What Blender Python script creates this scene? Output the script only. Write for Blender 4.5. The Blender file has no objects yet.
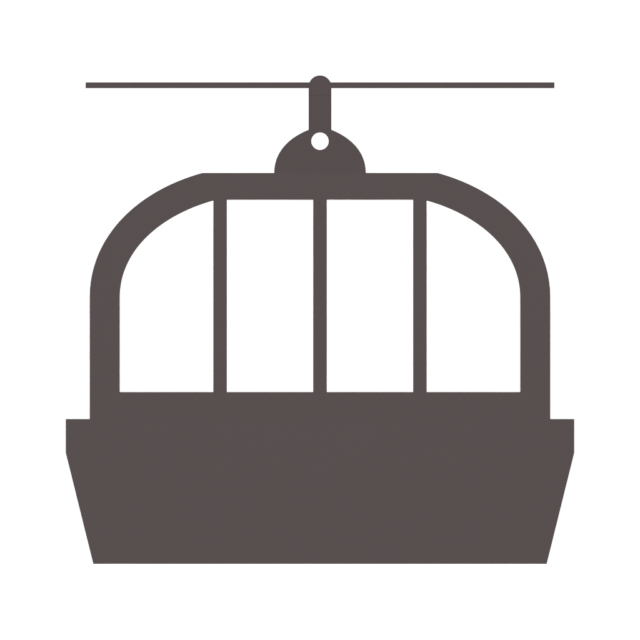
import bpy, math
from mathutils import Vector

S = 0.005                                   # metres per unit of the drawing grid
def W(x, y): return ((x - 320) * S, (320 - y) * S)

scene = bpy.context.scene
col = scene.collection

# ------------------------------------------------------------------ materials
def paint(name, rgb, rough=0.75, spec=0.08, wear=0.003):
    m = bpy.data.materials.new(name); m.use_nodes = True
    nt = m.node_tree; p = nt.nodes['Principled BSDF']
    tc = nt.nodes.new('ShaderNodeTexCoord')
    n = nt.nodes.new('ShaderNodeTexNoise'); n.inputs['Scale'].default_value = 5; n.inputs['Detail'].default_value = 6
    r = nt.nodes.new('ShaderNodeValToRGB')
    r.color_ramp.elements[0].position = .3; r.color_ramp.elements[1].position = .7
    r.color_ramp.elements[0].color = (*[c * (1 - wear) for c in rgb], 1)
    r.color_ramp.elements[1].color = (*[c * (1 + wear) for c in rgb], 1)
    nt.links.new(tc.outputs['Object'], n.inputs['Vector'])
    nt.links.new(n.outputs['Fac'], r.inputs['Fac'])
    nt.links.new(r.outputs['Color'], p.inputs['Base Color'])
    p.inputs['Roughness'].default_value = rough
    p.inputs['Specular IOR Level'].default_value = spec
    return m

DARK = paint('warm_grey_paint', (0.0718, 0.0568, 0.0572))
WHITE = paint('white_backdrop', (0.86, 0.86, 0.86), 0.95, 0.0, 0.004)

def glass():
    m = bpy.data.materials.new('clear_glazing'); m.use_nodes = True
    nt = m.node_tree; nt.nodes.clear()
    out = nt.nodes.new('ShaderNodeOutputMaterial')
    mix = nt.nodes.new('ShaderNodeMixShader')
    tr = nt.nodes.new('ShaderNodeBsdfTransparent'); tr.inputs[0].default_value = (.995, .995, .995, 1)
    gl = nt.nodes.new('ShaderNodeBsdfGlossy'); gl.inputs['Roughness'].default_value = .03
    fr = nt.nodes.new('ShaderNodeFresnel'); fr.inputs[0].default_value = 1.45
    nt.links.new(fr.outputs[0], mix.inputs[0]); nt.links.new(tr.outputs[0], mix.inputs[1])
    nt.links.new(gl.outputs[0], mix.inputs[2]); nt.links.new(mix.outputs[0], out.inputs[0])
    return m
GLASS = glass()

# ------------------------------------------------------------------ geometry helpers
def bez(P, n=48):
    o = []
    for i in range(n + 1):
        t = i / n; u = 1 - t
        o.append(tuple(u**3*P[0][k] + 3*u*u*t*P[1][k] + 3*u*t*t*P[2][k] + t**3*P[3][k] for k in (0, 1)))
    return o
def mir(pts): return [(640 - x, y) for x, y in reversed(pts)]
def rect(x0, y0, x1, y1): return [(x0, y0), (x1, y0), (x1, y1), (x0, y1)]

class MB:
    """collects solids, all extruded along the depth axis (world Y), into one mesh"""
    def __init__(s): s.v = []; s.f = []
    def plate(s, loops, y0, y1):
        """outline loops (first outer, others holes) in grid units, between depths y0 < y1"""
        cu = bpy.data.curves.new('tmp', 'CURVE'); cu.dimensions = '2D'; cu.fill_mode = 'BOTH'
        cu.extrude = (y1 - y0) / 2
        for lp in loops:
            sp = cu.splines.new('POLY'); sp.points.add(len(lp) - 1); sp.use_cyclic_u = True
            for p, q in zip(sp.points, lp):
                a, b = W(*q); p.co = (a, b, 0, 1)
        ob = bpy.data.objects.new('tmp', cu); col.objects.link(ob)
        dg = bpy.context.evaluated_depsgraph_get()
        me = bpy.data.meshes.new_from_object(ob.evaluated_get(dg))
        base = len(s.v); ym = (y0 + y1) / 2
        s.v += [(v.co.x, ym - v.co.z, v.co.y) for v in me.vertices]
        s.f += [[base + i for i in f.vertices] for f in me.polygons]
        bpy.data.objects.remove(ob); bpy.data.curves.remove(cu); bpy.data.meshes.remove(me)
        return s
    def build(s, name, mat, parent=None, loc=(0, 0, 0), bevel=0.0):
        import bmesh
        me = bpy.data.meshes.new(name)
        me.from_pydata([Vector(v) - Vector(loc) for v in s.v], [], s.f)
        bm = bmesh.new(); bm.from_mesh(me)
        bmesh.ops.remove_doubles(bm, verts=bm.verts, dist=1e-5)
        bmesh.ops.dissolve_degenerate(bm, edges=bm.edges, dist=1e-6)
        bmesh.ops.recalc_face_normals(bm, faces=bm.faces)
        bm.to_mesh(me); bm.free()
        me.materials.append(mat)
        o = bpy.data.objects.new(name, me); col.objects.link(o)
        if parent: o.parent = parent
        o.location = (0, 0, 0) if parent else loc
        return o

def tag(o, label=None, cat=None, group=None, kind=None):
    for k, v in (('label', label), ('category', cat), ('group', group), ('kind', kind)):
        if v: o[k] = v

# ------------------------------------------------------------------ outlines
XO, XI = 89.5, 119.95                        # outer and inner edge of the upright of the frame
TOP, HEAD, SILL, RIM, KNEE, BASE = 172.7, 200.0, 391.9, 418.85, 452.9, 563.98
outer_arc = bez([(XO, 297.5), (XO, 237.2), (136.3, 190.85), (202.6, TOP)])
inner_arc = bez([(XI, 297.5), (XI, 250.1), (161.15, 215.3), (213.2, 200.85)])
posts = [(213.15, 227.0), (313.05, 326.95), (413.0, 426.85)]

outer = [(XO, RIM)] + outer_arc + mir(outer_arc) + [(640 - XO, RIM)]
inner = [(XI, SILL)] + inner_arc + [(213.9, HEAD), (640 - 213.9, HEAD)] + mir(inner_arc) + [(640 - XI, SILL)]

# ------------------------------------------------------------------ the gondola
D = 0.62                                     # half depth of the cabin
T = 0.06                                     # thickness of the frames
gondola = bpy.data.objects.new('cable_car', None); col.objects.link(gondola)
gondola.empty_display_size = .3
gloc = Vector((0, 0, W(0, BASE)[1])); gondola.location = gloc
tag(gondola, 'dark grey cable car cabin with arched windows and tapered lower body, hanging from the cable',
    'cable car')
def part(mb, name, mat=DARK, parent=None):
    return mb.build(name, mat, parent or gondola, gloc)

# frame: front ring, rear ring with its bars, curved roof skin and end sills between them
f = MB()
f.plate([outer, inner], -D, -D + T)
f.plate([outer, inner], D - T, D)
for a, b in posts: f.plate([rect(a, HEAD, b, SILL)], D - T, D)
skin_in = [(x + 6 * math.cos(k), y + 6 * math.sin(k)) for (x, y), k in
           zip(outer_arc, [math.radians(68) * (i / 48) for i in range(49)])]
roof = outer_arc + mir(outer_arc) + list(reversed(skin_in + mir(skin_in)))
f.plate([roof], -D + T, D - T)
f.plate([rect(XO, SILL, XO + 8, RIM)], -D + T, D - T)
f.plate([rect(640 - XO - 8, SILL, 640 - XO, RIM)], -D + T, D - T)
part(f, 'cabin_frame')

for a, b in posts:
    part(MB().plate([rect(a, HEAD, b, SILL)], -D, -D + T), 'window_post')

def pane(loop): part(MB().plate([loop], -D + .027, -D + .033), 'window_pane', GLASS)
left = [(XI, SILL)] + inner_arc[:-1] + [(213.15, 200.85), (213.15, SILL)]
pane(left)
pane(rect(227.0, HEAD, 313.05, SILL))
pane(rect(326.95, HEAD, 413.0, SILL))
pane([(640 - x, y) for x, y in left])

# rim: the straight band that carries the frame, standing a little proud all round
R_ = D + .05
r = MB()
r.plate([rect(65.6, RIM, 574.4, KNEE)], -R_, -R_ + .09)
r.plate([rect(65.6, RIM, 574.4, KNEE)], R_ - .09, R_)
r.plate([rect(65.6, RIM, 97, KNEE)], -R_ + .09, R_ - .09)
r.plate([rect(543, RIM, 574.4, KNEE)], -R_ + .09, R_ - .09)
part(r, 'rim')

# lower body: tapering walls and floor
xa, xb = 65.6, 93.2
wall = [(xa, KNEE), (640 - xa, KNEE), (640 - xb, BASE), (xb, BASE)]
h = MB()
h.plate([wall], -R_, -R_ + .05)
h.plate([wall], R_ - .05, R_)
h.plate([[(xa, KNEE), (xa + 9, KNEE), (xb + 6.5, BASE - 10), (640 - xb - 6.5, BASE - 10), (640 - xa - 9, KNEE),
          (640 - xa, KNEE), (640 - xb, BASE), (xb, BASE)]], -R_ + .05, R_ - .05)
part(h, 'lower_body')

# roof bracket with its round eye, the arm and the grip on the cable
dome = bez([(274.05, TOP), (274.05, 143.4), (303.0, 131.9), (308.45, 129.7)], 36)
eye = [(320 + 8.55 * math.cos(a), 141.2 + 8.55 * math.sin(a)) for a in [2 * math.pi * i / 64 for i in range(64)]]
part(MB().plate([dome + mir(dome), eye], -.16, .16), 'roof_bracket')
part(MB().plate([rect(308.45, 95, 331.55, 129.7)], -.05, .05), 'hanger_arm')
cy, rr = 86.7, 11.5
a0 = math.pi
cap = [(320 + rr * math.cos(a0 + math.pi * i / 40), cy + rr * math.sin(a0 + math.pi * i / 40)) for i in range(41)]
part(MB().plate([[(308.45, 95)] + cap + [(331.55, 95)]], -.06, .06), 'cable_grip')

# ------------------------------------------------------------------ the cable
cb = MB()
cb.plate([rect(85.45, 82.12, 554.55, 88.28)], -.015, .015)
cable = cb.build('cable', DARK, None, (0, 0, W(0, 85.2)[1]))
tag(cable, 'thin straight dark grey cable running level above the cabin, cut off square at both ends', 'cable')

# ------------------------------------------------------------------ plain white backdrop
b = MB(); b.plate([rect(-2200, -1700, 2840, 2340)], 4.0, 4.05)
bd = b.build('backdrop', WHITE); tag(bd, kind='structure')

# ------------------------------------------------------------------ light: added lamps with no visible source, soft white surround
w = bpy.data.worlds.new('World'); scene.world = w; w.use_nodes = True
bg = w.node_tree.nodes['Background']; bg.inputs[0].default_value = (1, 1, 1, 1); bg.inputs[1].default_value = 0.08
def lamp(name, loc, target, size, power):
    l = bpy.data.lights.new(name, 'AREA'); l.shape = 'SQUARE'; l.size = size; l.energy = power
    o = bpy.data.objects.new(name, l); col.objects.link(o); o.location = loc
    o.rotation_euler = (Vector(target) - Vector(loc)).to_track_quat('-Z', 'Y').to_euler()
lamp('added_key', (0, -30, 2.2), (0, 0, 0), 3, math.pi**2 * 1050)  # added frontal light, keeps cabin and bracket in one even tone
for sx in (-1, 1):
    lamp('added_backdrop_fill', (sx * 5, 1.0, 0), (sx * 0.6, 4, 0), 2.5, 750)  # added out of frame to wash the key shadow off the backdrop

# ------------------------------------------------------------------ camera
cam = bpy.data.cameras.new('Camera'); cam.type = 'ORTHO'; cam.ortho_scale = 3.2
cam.clip_start = .1; cam.clip_end = 200
co = bpy.data.objects.new('Camera', cam); col.objects.link(co)
co.location = (0, -12, 0); co.rotation_euler = (math.radians(90), 0, 0)
scene.camera = co

scene.render.engine = 'CYCLES'
scene.view_settings.view_transform = 'Standard'
scene.view_settings.look = 'None'
scene.view_settings.exposure = 0
scene.view_settings.gamma = 1
